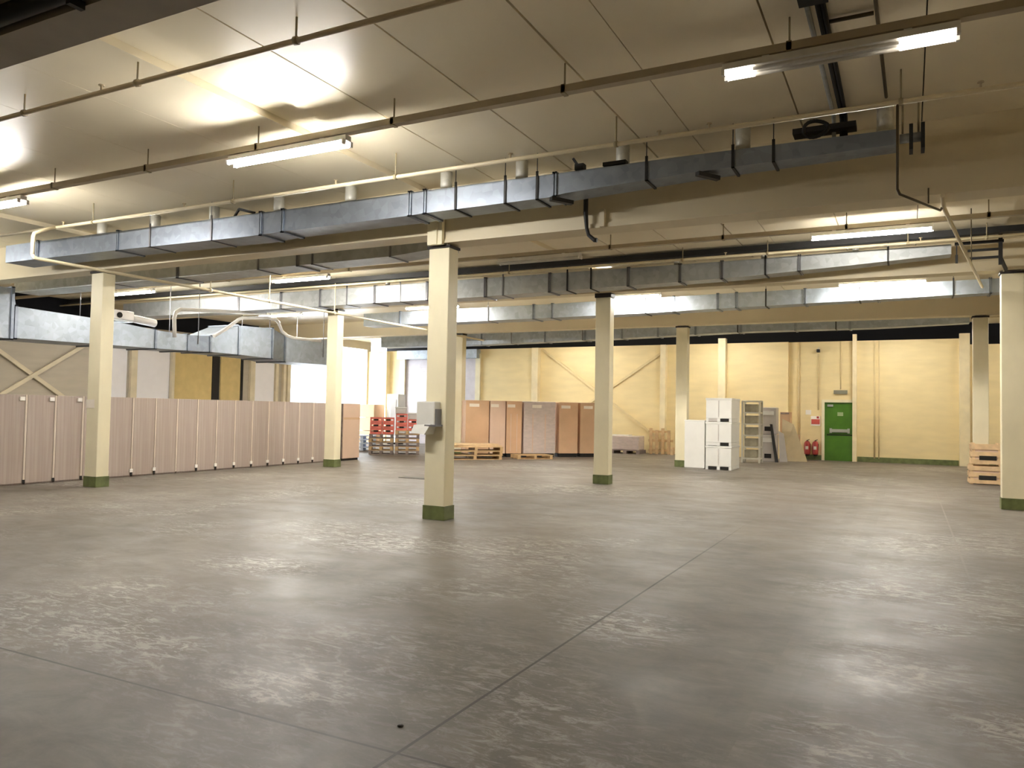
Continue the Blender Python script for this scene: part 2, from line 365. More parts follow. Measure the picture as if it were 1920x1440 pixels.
# yard seen through the open dock door
struct('floor_yard', MB().box(XL-14, 20, -.2, XL-8.01, 40, -.01).box(XL-8, YB+2.01, -.2, XL-.3, 40, -.01), M['ground'])

# ---------------------------------------------------------------- columns
CX, CY = (-14.38, -6.33, 1.73), (9.97, 17.05, 24.12)
def column(x, y, top, label, bottom=4.2, cap=.04):
    w, dth = .36, .27
    t = thing('column', label, 'column', (x, y, 0), 'cream columns standing on the concrete floor')
    MB().box(x-w/2, y-dth/2, .0, x+w/2, y+dth/2, top, .012).build('shaft', M['column'], t)
    MB().box(x-w/2-.012, y-dth/2-.012, 0, x+w/2+.012, y+dth/2+.012, .21, .006).build('base_band', M['green_band'], t)
    MB().box(x-w/2-.02, y-dth/2-.02, top, x+w/2+.02, y+dth/2+.02, top+cap).build('cap_plate', M['cap'], t)
    if bottom > top+.05:
        if top == 4.1: MB().box(x-.13, y-.27, top+.03, x+.13, y-.205, 4.64).box(x-.05, y-.29, top+.03, x+.05, y-.27, 4.64).build('steel_stub', M['column'], t)
        MB().box(x-.15, y-.012, top+.04, x+.15, y+.012, bottom).box(x-.15, y-.13, top+.04, x-.13, y+.13, bottom).box(x+.13, y-.13, top+.04, x+.15, y+.13, bottom).build('steel_stub', M['column'], t)
    return t
column(CX[1], CY[0], 4.1, 'nearest cream column in the centre, with a white dispenser fixed to it', 4.16)
column(CX[0], CY[0], 4.25, 'leftmost cream column, standing in front of the grey-brown cabinets', 4.30)
column(CX[0], CY[1], 4.38, 'cream column at the far end of the grey-brown cabinet row', 4.44)
column(CX[1], CY[1], 4.34, 'cream column right of the tall brown cartons', 4.44, .10)
column(CX[2], CY[1], 4.38, 'cream column cut off by the right edge of the photo', 4.44)
column(CX[0]-.15, CY[2], 4.38, 'far cream column almost hidden behind the nearest column', 4.44)
column(CX[1], CY[2], 4.38, 'far cream column beside the stacked white plastic bins', 4.44)
column(CX[2], CY[2], 4.38, 'far cream column behind the pale timber crates at right', 4.44)

# ---------------------------------------------------------------- beams
def beam(y, z0, label, x0=XL, x1=XR, fl=.06):
    mb = MB().box(x0, y-.17, z0+fl, x1, y+.17, ZC-.001)
    mb.box(x0, y-.2, z0, x1, y+.2, z0+fl)
    o = mb.build('ceiling_beam', M['beam']); tag(o, label, 'beam', 'cream ceiling beams'); o['kind'] = 'structure'; return o
beam(9.97, 4.16, 'deep cream ceiling beam carried by the nearest column, behind the nearest duct', -6.47)
beam(9.97, 4.30, 'cream ceiling beam with a pale lower flange, left of the nearest column', XL, -6.475, .1)
beam(17.05, 4.44, 'cream ceiling beam over the middle row of columns')
beam(24.12, 4.44, 'cream ceiling beam over the farthest row of columns')
o = MB().box(XL, 2.86, 4.03, XR, 3.16, ZC+.04).build('ceiling_beam', mat('shaded_beam_paint', (.36, .32, .26), .55)); tag(o, 'ceiling beam crossing the upper left corner, shade put into its colour', 'beam', 'cream ceiling beams'); o['kind'] = 'structure'  # darker copy of the beam paint: shade is in the colour
o = MB().tube([(-24, 2.79, 4.10), (11, 2.79, 4.10)], .06).box(-4.42, 2.76, 4.0, -4.38, 2.855, 4.05).build('shadow_gap_tube', M['black'])  # black tube stands for the shadow gap beside the beam
tag(o, 'thick black tube standing for the shadow gap along the upper left beam', 'cable')

# ---------------------------------------------------------------- lights
def batten(x0, x1, y, z, label, tubes='on', far=False, tm=None):
    t = thing('fluorescent_light', label, 'light', ((x0+x1)/2, y, z), 'fluorescent batten lights')
    hs = MB().box(x0, y-.05, z+.02, x1, y+.05, z+.085, .006).box(x0+.02, y-.085, z+.012, x1-.02, y+.085, z+.02).build('housing', M['batten'], t)
    for f in (.2, .8): MB().box(x0+f*(x1-x0)-.03, y-.03, z+.084, x0+f*(x1-x0)+.03, y+.03, {4.62: 4.72, 4.64: 4.74, 4.78: 4.88}[z]).build('fixing_clip', M['batten'], hs)
    for s in (-1, 1):
        if tubes == 'ends':
            mb = MB().tube([(x0+.26, y+s*.062, z-.012), (x1-.42, y+s*.062, z-.012)], .017, 8); mb.build('tube', M['tube_off'], t)
            MB().tube([(x0+.03, y+s*.062, z-.012), (x0+.26, y+s*.062, z-.012)], .018, 8).build('glowing_tube_end', M['tube_end'], t)
            MB().tube([(x1-.42, y+s*.062, z-.012), (x1-.03, y+s*.062, z-.012)], .018, 8).build('glowing_tube_end', M['tube_end'], t)
        else:
            MB().tube([(x0+.03, y+s*.062, z-.012), (x1-.03, y+s*.062, z-.012)], .018, 8).build('tube', M['tube_off'] if tubes == 'off' else (M[tm] if tm else M['tube_far'] if far else M['tube']), t)
    for xa in (x0, x1-.03):
        for s in (-1, 1): MB().box(xa, y+s*.062-.021, z-.034, xa+.03, y+s*.062+.021, z+.03, .004).build('lamp_holder', M['batten'], hs)
    return t
TY1, TY2, TY3, TY4 = 6.75, 13.72, 18.95, 28.6
batten(-19.4, -17.6, TY1, 4.62, 'lit batten light off the left end of the nearest lighting track')
batten(-13.45, -11.63, TY1, 4.62, 'lit fluorescent light at the left edge of the photo, nearest track')
batten(-7.4, -5.58, TY1, 4.62, 'large lit fluorescent light left of centre on the nearest track')
batten(-1.44, .36, TY1, 4.62, 'failing fluorescent light at upper right, glowing only at its tube ends', 'ends')
batten(-19.5, -17.72, TY2, 4.64, 'lit fluorescent light just right of the leftmost column', far=True)
batten(-13.5, -11.8, TY2, 4.64, 'lit fluorescent light left of the nearest column on the second track', far=True)
batten(-7.4, -5.6, TY2, 4.64, 'unlit fluorescent light right of the nearest column on the second track', 'off')
batten(-1.45, .36, TY2, 4.64, 'lit fluorescent light with two tubes at right, on the second track', tm='tube_dim')
batten(-19.2, -17.4, TY3, 4.64, tm='tube_mid', label='lit fluorescent light far left above the white plastic pipes', far=True)
batten(-13.3, -11.5, TY3, 4.64, tm='tube_mid', label='lit fluorescent light just left of the nearest column on the third track', far=True)
batten(-7.2, -5.55, TY3, 4.64, tm='tube_mid', label='lit fluorescent light right of the column beside the brown cartons', far=True)
batten(-1.41, .37, TY3, 4.64, tm='tube_mid', label='lit fluorescent light reflecting in the bright duct at right', far=True)
for i, (xa, w) in enumerate(((-13.4, 'over the brown cartons'), (-7.4, 'over the white bins'), (-1.4, 'over the green door'), (4.5, 'beyond the right edge'))):
    batten(xa, xa+1.8, TY4, 4.78, 'lit batten light hidden behind the farthest duct, ' + w, tm='tube_back')

batten(9.9, 11.7, TY1, 4.62, 'unseen lit batten light added far beyond the right edge to brighten the ceiling', far=True)  # unseen lamp, added to brighten the ceiling at right
def track(y, z, rods, label, m='trunk', x0=XL+.05, x1=XR-.05):
    t = thing('lighting_track', label, 'lighting track', (0, y, z), 'ceiling hung lighting tracks')
    MB().box(x0, y-.045, z, x1, y+.045, z+.07).build('rail', M[m], t)
    for x in rods:
        MB().tube([(x, y, z+.05), (x, y, ZC-.001)], .009, 6).box(x-.022, y-.045, z-.01, x+.022, y+.045, z+.08).build('hanger_rod', M['rod'], t)
track(TY1, 4.72, [-12.9, -10.9, -8.92, -6.95, -4.96, -2.95, -.89, 1.1], 'nearest brown lighting track crossing the whole ceiling')
track(TY2, 4.74, [-15, -11.2, -9, -5, -2.9, -.9, 1.1, 3.0], 'second lighting track, behind the nearest duct')
track(TY3, 4.74, [-15, -11, -8.9, -4.6, -2.9, 1.0], 'third lighting track, behind the middle beam', 'pipe')
track(TY4, 4.88, [-15, -9, -3, 3], 'farthest lighting track close to the back wall', 'pipe')

def run(y, z, x0, x1, r, rods, label, m, heads=()):
    t = thing('sprinkler_pipe', label, 'pipe', ((x0+x1)/2, y, z), 'pipes hung under the ceiling')
    MB().tube([(x0, y, z), (x1, y, z)], r, 10).build('pipe', M[m], t)
    for x in rods:
        MB().tube([(x, y, z), (x, y, ZC-.001)], .010, 6).tube([(x-.02, y, z), (x+.02, y, z)], r+.012, 8).build('hanger_rod', M['rod'], t)
    for x in heads:
        MB().tube([(x, y, z), (x, y, z+.07)], .012, 6).tube([(x, y, z+.07), (x, y, z+.08)], .03, 8).build('sprinkler_head', M['pipe_d'], t)
run(4.96, 4.81, XL+.05, 9, .026, [-8.6, -6.75, -4.7], 'nearest thin cream pipe crossing the upper left of the ceiling', 'pipe_d', [-7.3])
run(8.23, 4.70, -16, 9, .026, [-12.2, -8.95, -6.0, -2.95, -.06, 1.9], 'cream pipe running just above the nearest duct', 'pipe', [-13, -10, -7, -4.3, -2.45, -1.9, .6])
run(12.35, 4.75, -3.6, 9, .022, [-1.8, .5], 'pale pipe right of centre behind the deep beam', 'pipe', [-.4, -2.6])
run(15.35, 4.77, XL+.05, 9, .024, [-8, -4.05, -2.4, 0, 1.2], 'pale pipe just above the second duct', 'pipe', [-3.2, .2])
run(11.4, 4.6, -20, -6.6, .02, [-15, -11], 'thin pale pipe under the middle ceiling left of the nearest column', 'pipe')
o = MB().box(XL+.05, 15.55, 4.88, 3.0, 15.72, 4.99).build('black_strip', M['black']); tag(o, 'black strip above the second duct', 'cable tray')  # plain black strip running along above the second duct
# pipe running away from the viewer at left, with its drop
t = thing('drop_pipe', 'cream pipe dropping at far left and running away past the leftmost column', 'pipe', (-13.2, 7.84, 4.1))
MB().tube([(-13.2, 8.2, 4.7), (-13.2, 7.86, 4.52), (-13.2, 7.84, 4.45), (-13.2, 7.84, 4.16)], .032).build('riser', M['pipe'], t)
MB().tube([(-13.2, 7.84, 4.16), (-13.2, 7.87, 4.11), (-13.2, 7.95, 4.1), (-13.2, 16.2, 4.1), (-13.2, 23.5, 4.1)], .03).build('long_pipe', M['pipe'], t)
for y in (11.6, 13.3, 15.6):
    MB().tube([(-13.2, y, 4.1), (-13.2, y, ZC-.001)], .014, 6).tube([(-13.2, y-.02, 4.1), (-13.2, y+.02, 4.1)], .045, 8).build('hanger_rod', M['pipe'], t)
t = thing('drop_pipe', 'pale pipe at right running away with a dark bent drop from the duct pipe', 'pipe', (.3, 10, 4.1))
MB().tube([(-.09, 8.23, 4.68), (-.09, 8.25, 3.86), (-.07, 8.3, 3.82), (.33, 10.0, 4.03), (.36, 10.2, 4.12)], .013, 8).build('dark_drop', M['dark_pipe'], t)
MB().tube([(.34, 9.6, 4.1), (.37, 10.2, 4.11), (.72, 12.9, 4.12), (1.24, 16.8, 4.13)], .024).build('long_pipe', M['pipe'], t)
for x, y in ((.2, 9.5), (.9, 14.2)): MB().tube([(x, y, 4.0 if y < 10 else 4.12), (x, y, 4.17 if y < 10 else ZC-.001)], .009, 6).build('hanger_rod', M['dark_pipe'], t)

# ---------------------------------------------------------------- ducts
def duct_x(label, secs, m, flanges=(), straps=(), spigots=(), fm='galv', sm='strap_k', sr=.085):
    """rectangular duct along X; secs = list of (x, y0, y1, z0, z1) stations"""
    s0 = secs[0]
    t = thing('air_duct', label, 'air duct', ((secs[0][0]+secs[-1][0])/2, (s0[1]+s0[2])/2, s0[3]), 'galvanised ceiling air ducts')
    for a, b in zip(secs, secs[1:]):
        MB().hexa([(a[0], a[1], a[3]), (b[0], b[1], b[3]), (b[0], b[2], b[3]), (a[0], a[2], a[3]),
                   (a[0], a[1], a[4]), (b[0], b[1], b[4]), (b[0], b[2], b[4]), (a[0], a[2], a[4])]).build('duct_section', M[m], t)
    def at(x):
        for a, b in zip(secs, secs[1:]):
            if a[0] <= x <= b[0]:
                f = (x-a[0])/(b[0]-a[0]); return [a[i]+(b[i]-a[i])*f for i in range(1, 5)]
        return list(secs[-1][1:])
    for x in flanges:
        y0, y1, z0, z1 = at(x); e = .022
        mb = MB()
        for dx in (-.03, .008): mb.box(x+dx, y0-e, z0-e, x+dx+.022, y1+e, z0+.002).box(x+dx, y0-e, z1-.002, x+dx+.022, y1+e, z1+e).box(x+dx, y0-e, z0-e, x+dx+.022, y0+.002, z1+e).box(x+dx, y1-.002, z0-e, x+dx+.022, y1+e, z1+e)
        mb.build('joint_flange', M[fm], t)
    for x in straps:
        y0, y1, z0, z1 = at(x); e = .016
        MB().box(x-.016, y0-e, z0-e, x+.016, y0, ZC-.002 if False else z1+.06).box(x-.016, y0-e, z0-e, x+.016, y1+e, z0).box(x-.016, y1, z0-e, x+.016, y1+e, z1+.06).tube([(x, y0-.008, z1+.05), (x, y0-.008, ZC-.001)], .006, 5).build('hanger_strap', M[sm if x > -7.5 or sm != 'strap_k' else 'strap_g'], t)
    for x in spigots:
        y0, y1, z0, z1 = at(x); yc = (y0+y1)/2
        MB().tube([(x, yc, z1-.01), (x, yc, ZC-.001)], sr, 14).tube([(x, yc, z1-.005), (x, yc, z1+.03)], sr+.02, 14).build('spigot', M['spigot'], t)
    return t
duct_x('nearest long galvanised air duct, crossing the ceiling from left to upper right',
       [(-16, 8.98, 9.55, 4.42, 4.76), (-14.95, 8.98, 9.55, 4.42, 4.76), (-12.2, 8.98, 9.5, 4.40, 4.74), (-9.35, 8.98, 9.5, 4.37, 4.73), (-8.75, 9.0, 9.45, 4.39, 4.73), (-6.35, 9.0, 9.45, 4.40, 4.73),
        (-6.0, 9.0, 9.42, 4.41, 4.73), (-4.15, 9.0, 9.40, 4.42, 4.72), (-3.9, 9.0, 9.38, 4.45, 4.72), (-2.3, 9.0, 9.35, 4.51, 4.72), (-.1, 9.0, 9.3, 4.54, 4.70)],
       'galv', [-14.95, -12.6, -9.15, -8.7, -6.3, -6.05, -4.05], [-11.74, -10.24, -5.54, -4.77, -4.3, -2.83, -1.8, -1.35], [-13.44, -11.95, -10.48, -9.01, -7.55, -5.83, -4.63, -3.2, -1.72, -.22])
duct_x('dull grey air duct behind the deep beam, left of the nearest column',
       [(-18.5, 10.6, 11.2, 4.2, 4.62), (-13, 10.6, 11.2, 4.2, 4.62), (-9.9, 10.6, 11.15, 4.22, 4.62), (-7.8, 10.6, 11.1, 4.23, 4.6), (-6.75, 10.6, 11.1, 4.3, 4.6)], 'galv_d', [-9.85, -13], [-10.82, -9.51, -7.8, -15], fm='strap_g')
duct_x('dark galvanised air duct over the middle of the hall, behind the unlit light',
       [(-22, 15.95, 16.5, 4.36, 4.80), (-9, 15.95, 16.5, 4.36, 4.80), (-6.3, 15.95, 16.45, 4.40, 4.80), (-3, 15.98, 16.42, 4.46, 4.80), (-1.0, 15.98, 16.4, 4.55, 4.82), (.7, 15.98, 16.35, 4.64, 4.82)],
       'galv_d', [-8.95, -7.27, -5.4, -4.27, -3.4, -1.9, -10.6, -12.2, -14, -15.4, -17], [-8.47, -6.83, -6.26, -2.54, -.33, -11.4, -13.1], [-12, -10, -4.4, -2.6, -.9], fm='strap_g', sr=.06)
duct_x('shiny galvanised air duct over the third row, catching the light at right',
       [(-15.4, 19.6, 20.2, 4.26, 4.66), (-9.4, 19.6, 20.2, 4.27, 4.66), (-6.2, 19.6, 20.15, 4.29, 4.68), (-4.0, 19.6, 20.1, 4.33, 4.70), (1.0, 19.6, 20.05, 4.40, 4.72), (3.5, 19.6, 20.0, 4.44, 4.72)],
       'galv_b', [-14, -12.4, -9.42, -8.84, -7.5, -5.4, -4.27, -3.81, -2.2, -.6, 1.6], [-10.88, -6.15, -3.1, -1, .9], [], fm='galv')
duct_x('farthest galvanised air duct, above the yellow back wall',
       [(-19.5, 26, 26.6, 4.2, 4.72), (-14.7, 26, 26.6, 4.2, 4.72), (-9, 26, 26.6, 4.3, 4.74), (-4.7, 26, 26.55, 4.40, 4.76), (-.9, 26, 26.5, 4.40, 4.66), (1.6, 26, 26.4, 4.46, 4.62)],
       'galv_b', [-17, -14.7, -12, -10.4, -9, -7.7, -6.4, -4.9, -3.2, -1.6], [-13.4, -10.5, -5, -2], [], fm='galv')
# big duct running away along the left wall
def duct_y(label, secs, m):
    t = thing('air_duct', label, 'air duct', (secs[0][1], secs[0][0], secs[0][3]), 'galvanised ceiling air ducts')
    for k, (a, b) in enumerate(zip(secs, secs[1:])):
        MB().hexa([(a[1], a[0], a[3]), (a[2], a[0], a[3]), (b[2], b[0], b[3]), (b[1], b[0], b[3]),
                   (a[1], a[0], a[4]), (a[2], a[0], a[4]), (b[2], b[0], b[4]), (b[1], b[0], b[4])]).build('duct_section', M[m if b[0]-a[0] > .9 else 'galv'], t)
    for s in secs[1:-1]:
        y, x0, x1, z0, z1 = s; e = .03
        MB().box(x0-e, y-.03, z0-e, x1+e, y+.03, z0).box(x0-e, y-.03, z1, x1+e, y+.03, z1+e).box(x0-e, y-.03, z0-e, x0, y+.03, z1+e).box(x1, y-.03, z0-e, x1+e, y+.03, z1+e).build('joint_flange', M['galv'], t)
    for y in (12.0, 14.6, 17.2, 19.6):
        for x in (-18.16, -17.02):
            MB().tube([(x, y, 3.3), (x, y, ZC-.001)], .012, 6).build('hanger_rod', M['strap_g'], t)
    return t
bd = duct_y('large galvanised air duct running away above the grey-brown cabinets',
       [(5.5, -18.3, -17, 3.0, 4.08), (9.72, -18.3, -17, 3.0, 4.08), (9.8, -18.2, -17, 3.02, 3.70), (12.0, -18.2, -17, 3.06, 3.64), (13.3, -18.1, -17.05, 3.08, 3.55),
        (14.3, -18.1, -17.05, 3.10, 3.52), (15.0, -18.1, -17, 3.12, 3.55), (16.0, -18.2, -17, 3.12, 3.95), (17.3, -18.2, -17, 3.1, 4.0), (18.1, -18.4, -17.25, 3.06, 3.85), (20.5, -18.4, -17.0, 3.06, 3.90)], 'galv_b')
# white plastic pipes over that duct
o = MB().tube([(-16.9, 13.75, 3.4), (-16.9, 13.72, 3.9), (-16.9, 13.76, 4.05), (-16.9, 13.9, 4.14), (-16.9, 15.0, 4.24), (-16.9, 16.9, 4.4)], .05, 12).build('plastic_pipe', M['pvc'])
tag(o, 'white plastic pipe with an elbow right of the leftmost column', 'pipe')
o = MB().tube([(-16.88, 15.0, 3.55), (-16.88, 15.45, 3.82), (-16.88, 15.85, 4.1), (-16.88, 16.0, 4.16), (-16.88, 16.94, 4.28), (-16.88, 17.3, 4.27), (-16.88, 17.42, 4.18), (-16.88, 17.57, 3.93), (-16.88, 17.8, 3.82), (-16.88, 18.1, 3.78), (-16.88, 19.3, 3.8)], .05, 12).build('plastic_pipe', M['pvc'])
tag(o, 'white plastic pipe bent in a hoop over the large left duct', 'pipe')
t = thing('fan_unit', 'white fan unit with a round dark inlet just right of the leftmost column', 'fan', (-17.2, 12.2, 3.68))
MB().box(-17.3, 12.0, 3.70, -16.95, 12.6, 3.92, .02).tube([(-17.1, 12.6, 3.78), (-17.1, 13.3, 3.72)], .1, 12).build('casing', M['pvc'], t)
MB().tube([(-16.96, 12.2, 3.8), (-16.93, 12.2, 3.8)], .07, 12).build('inlet', M['slot'], t)
MB().box(-17.3, 12.0, 3.66, -16.98, 12.6, 3.70).build('bracket', M['galv_d'], t)

# ---------------------------------------------------------------- clutter on the ceiling at upper right
t = thing('conduit_bundle', 'bundle of black conduits along the ceiling above the failing light', 'conduit', (-.67, 8, 4.95))
for dx in (-.06, 0.02, .06): MB().tube([(-.67+dx, 6.35, 4.975), (-.67+dx, 9.05, 4.975), (-.67+dx, 9.12, 4.93), (-.67+dx, 9.13, 4.72)], .022, 8).build('conduit', M['black' if dx > -.05 else 'galv_d'], t)
MB().box(-.78, 6.3, 4.93, -.56, 6.46, ZC-.001).box(-.78, 7.4, 4.95, -.56, 7.5, ZC-.001).build('clamp', M['black'], t)
t = thing('conduit', 'thin dark conduit on the ceiling right of the black conduit bundle', 'conduit', (-.2, 8, 4.98))
MB().tube([(-.27, 4, 4.985), (-.2, 8.8, 4.985)], .016, 8).build('straight_run', M['dark_pipe'], t)
MB().tube([(-.6, 6.9, 4.985), (-.25, 6.9, 4.985)], .018, 8).build('branch', M['dark_pipe'], t)
t = thing('junction_coil', 'black coiled flexible cable on top of the duct end at right', 'cable', (-.9, 9.1, 4.76))
MB().tube([(-.9+.13*math.cos(a*.5), 8.96+.03*math.sin(a), 4.77+.09*math.sin(a*.5)+.04) for a in range(26)], .02, 6).build('coil', M['black'], t)
MB().box(-1.15, 9.0, 4.80, -.5, 9.2, 4.86).build('tray', M['black'], t)
t = thing('valve_set', 'dark valves and clamps hanging at the right end of the duct', 'valve', (.0, 9.0, 4.5))
MB().tube([(-.08, 9.1, 4.62), (.16, 9.1, 4.62)], .05, 10).build('valve_body', M['galv_d'], t)
for x in (.03, .14): MB().box(x-.018, 9.0, 4.47, x+.018, 9.2, 4.74).build('clamp', M['black'], t)
for x in (-.05, .1): MB().tube([(x, 9.1, 4.66), (x, 9.1, ZC-.001)], .012, 6).build('hanger_rod', M['rod'], t)
o = MB().tube([(-3.89, 9.68, 4.55), (-3.89, 9.68, 4.36), (-3.88, 9.70, 4.15), (-3.86, 9.72, 4.06), (-3.78, 9.73, 3.985), (-3.74, 9.73, 3.98)], [.035, .035, .026, .026, .03, .03], 8).build('hanging_cable', M['black'])
tag(o, 'black bent cable end hanging in front of the deep beam', 'cable')
o = MB().box(-3.71, 9.72, 4.16, -3.64, 9.795, 4.40).build('beam_stiffener', M['brace']); tag(o, 'small beige stiffener on the beam right of the black hanging cable', 'bracket')
for (x, y, z, lab) in ((-3.99, 8.95, 4.385, 'black clip under the nearest duct above the hanging cable'), (-2.11, 8.95, 4.475, 'black clip under the nearest duct farther right')):
    o = MB().bar((x-.09, y, z), (x+.10, y+.26, z-.01), .07, .05).build('duct_clip', M['black']); tag(o, lab, 'clip')
t = thing('damper_actuator', 'black damper lever on top of the nearest duct', 'damper', (-3.75, 9.1, 4.72))
MB().box(-3.78, 9.0, 4.735, -3.66, 9.1, 4.81).bar((-3.74, 9.05, 4.78), (-3.82, 9.05, 4.9), .03, .03).build('actuator', M['black'], t)
MB().box(-3.4, 9.0, 4.735, -3.1, 9.1, 4.78).build('lever_plate', M['black'], t)
t = thing('damper_actuator', 'small dark damper lever on the duct left of the nearest column', 'damper', (-9.45, 9.1, 4.73))
MB().bar((-9.8, 9.05, 4.74), (-9.7, 9.05, 4.86), .03, .03).bar((-9.7, 9.05, 4.86), (-9.35, 9.05, 4.76), .03, .04).build('lever', M['black'], t)

t = thing('bracket_frame', 'dark metal bracket frame under the ceiling left of the cut-off right column', 'bracket', (1.1, 15.9, 4.4))
MB().bar((.75, 15.9, 4.80), (1.5, 15.9, 4.80), .05, .05).bar((1.45, 15.9, 4.38), (1.45, 15.9, ZC-.001), .06, .06).bar((.95, 15.9, 4.66), (1.45, 15.9, 4.66), .04, .04).bar((.95, 15.9, 4.52), (1.45, 15.9, 4.52), .04, .04).bar((1.45, 15.9, 4.5), (1.6, 16.6, 4.40), .05, .05).build('frame', M['black'], t)
MB().bar((.78, 15.9, 4.45), (.78, 15.9, 4.6), .04, .04).bar((.78, 15.9, 4.6), (.78, 15.9, 4.82), .02, .02).build('hook', M['black'], t)
# ---------------------------------------------------------------- things fixed to the columns
t = thing('towel_dispenser', 'white dispenser with an open flap on the nearest column', 'dispenser', (-6.4, 9.8, 1.27))
MB().box(-6.56, 9.66, 1.42, -6.24, 9.832, 1.77, .015).build('body', M['disp'], t)
MB().hexa([(-6.60, 9.58, 1.30), (-6.36, 9.58, 1.28), (-6.36, 9.832, 1.28), (-6.60, 9.832, 1.30), (-6.60, 9.66, 1.42), (-6.30, 9.66, 1.44), (-6.30, 9.832, 1.44), (-6.60, 9.832, 1.42)]).build('flap', M['disp'], t)
MB().box(-6.40, 9.64, 1.40, -6.20, 9.832, 1.425).box(-6.24, 9.68, 1.42, -6.225, 9.832, 1.66).build('dark_tray', M['strap_g'], t)
o = MB().box(-14.56, 9.822, 1.56, -14.32, 9.834, 1.73).build('paper_notice', M['tape']); tag(o, 'small pale paper notice taped to the leftmost column', 'notice')

# ---------------------------------------------------------------- row of tall cabinets on the left
def cabinet(k, y0, bracket, label, strip=True):
    y1 = y0+.596
    t = thing('storage_cabinet', label, 'cabinet', (-16.0, (y0+y1)/2, 0), 'grey-brown cabinets in a row')
    MB().box(-16.25, y0+.004, .03, -15.75, y1, 1.80, .006).build('body', M['cab'], t)
    MB().box(-16.22, y0+.02, 0, -15.78, y1-.02, .03).build('plinth', M['cab'], t)
    if strip: MB().box(-15.752, y1-.042, .05, -15.738, y1-.004, 1.80).build('edge_strip', M['cab_edge'], t)
    if bracket == 'top': MB().box(-15.75, y1-.16, 1.68, -15.72, y1-.06, 1.76, .008).build('bracket', M['cab_white'], t)
    if bracket == 'low': MB().box(-15.75, y1-.078, .10, -15.715, y1, .18, .008).build('bracket', M['cab_white'], t)
    if bracket in ('top', 'low'): MB().box(-15.75, y1-.05, .03, -15.735, y1, .1).build('dark_foot', M['slot'], t)
Y0 = 8.18
seen = 0
for k in range(17):
    y = Y0+k*.602
    if k < 4: br = 'top'
    elif k in (7,): br = None
    else: br = 'low'
    if k == 0: lab = 'grey-brown cabinet at the left edge of the photo, first of its row'
    elif k < 4: lab = '%s grey-brown cabinet from the left edge, left of the leftmost column' % ORD[k]
    elif k == 4: lab = 'grey-brown cabinet hidden in part by the leftmost column'
    elif k < 16: lab = '%s grey-brown cabinet to the right of the leftmost column' % ORD[k-5]
    else: lab = 'last grey-brown cabinet, beside the column at the row end'
    cabinet(k, y, br, lab, k != 4)
t = thing('wrapped_cabinet', 'pinkish carton standing on end right of the grey-brown cabinet row', 'carton', (-16, 19.5, 0))
MB().box(-16.5, 19.1, .07, -15.7, 19.92, 1.80, .006).build('body', M['carton3'], t)
MB().box(-16.45, 19.12, 0, -15.74, 19.9, .07).build('pallet_base', M['slot'], t)
MB().box(-15.701, 19.12, 1.29, -15.697, 19.9, 1.36).build('tape_band', M['carton'], t)
MB().box(-16.46, 19.085, .07, -15.72, 19.101, 1.78).build('gap_shade_sheet', M['wood_g'], t)  # dark sheet added to stand for the shaded gap beside the carton

# ---------------------------------------------------------------- pallets and cartons
def pallet(cx, cy, z, rot, m, label, group, lx=1.2, ly=.8, cat='pallet'):
    t = thing('pallet', label, cat, (cx, cy, z), group)
    c, s = math.cos(rot), math.sin(rot)
    def P(x, y, zz): return Vector((cx+x*c-y*s, cy+x*s+y*c, z+zz))
    mb = MB()
    for k in range(5): mb.obox(P(0, -ly/2+.06+k*(ly-.12)/4, .122), rot, lx, .115, .022)
    mb.build('top_deck', M[m], t)
    for x in (-lx/2+.06, 0, lx/2-.06): MB().obox(P(x, 0, .022), rot, .1, ly, .1).build('stringer', M[m], t)
    mb = MB()
    for y in (-ly/2+.06, 0, ly/2-.06): mb.obox(P(0, y, 0), rot, lx, .1, .022)
    mb.build('bottom_boards', M[m], t)
    return t
RA = math.radians(46)
def rowpt(s, back=.45):
    return Vector((-13.85+s*math.cos(RA)-back*math.sin(RA), 23.2+s*math.sin(RA)+back*math.cos(RA), 0))
cart = [(.62, .86, 'carton', 'plain', 'big brown carton at the left end, just right of the nearest column'),
        (1.38, .58, 'carton3', 'labels', 'narrow pale brown carton, second from the left in the tall row'),
        (2.0, .58, 'carton2', 'labels', 'narrow orange-brown carton left of the stretch wrapped carton'),
        (2.98, 1.22, 'wrap', 'labels', 'wide carton under greyish stretch wrap in the tall carton row'),
        (4.12, .74, 'carton2', 'plain', 'orange-brown carton right of the stretch wrapped carton'),
        (5.02, .86, 'carton', 'plain', 'last tall brown carton at the right end, beside the column')]
for s, w, m, kind, lab in cart:
    t = thing('tall_carton', lab, 'carton', rowpt(s), 'tall brown cartons on a low base')
    bd_ = MB().obox(rowpt(s)+Vector((0, 0, .13)), RA, w, .56, 1.88, .012).build('body', M[m], t)
    MB().obox(rowpt(s), RA, w-.06, .5, .13).build('pallet_base', M['slot'], t)
    fw = rowpt(s, .45-.28-.004)
    MB().obox(fw+Vector((0, 0, 1.78))+Vector((math.cos(RA), math.sin(RA), 0))*(-.12), RA, min(.36, w*.5), .006, .11).build('paper_label', M['tape'], bd_)
    if kind == 'labels':
        mb = MB()
        for q in (-.22, .18): mb.obox(fw+Vector((math.cos(RA), math.sin(RA), 0))*(q*w)+Vector((0, 0, .2)), RA, .035, .006, 1.35)
        mb.build('strap_band', M['carton3'], bd_)
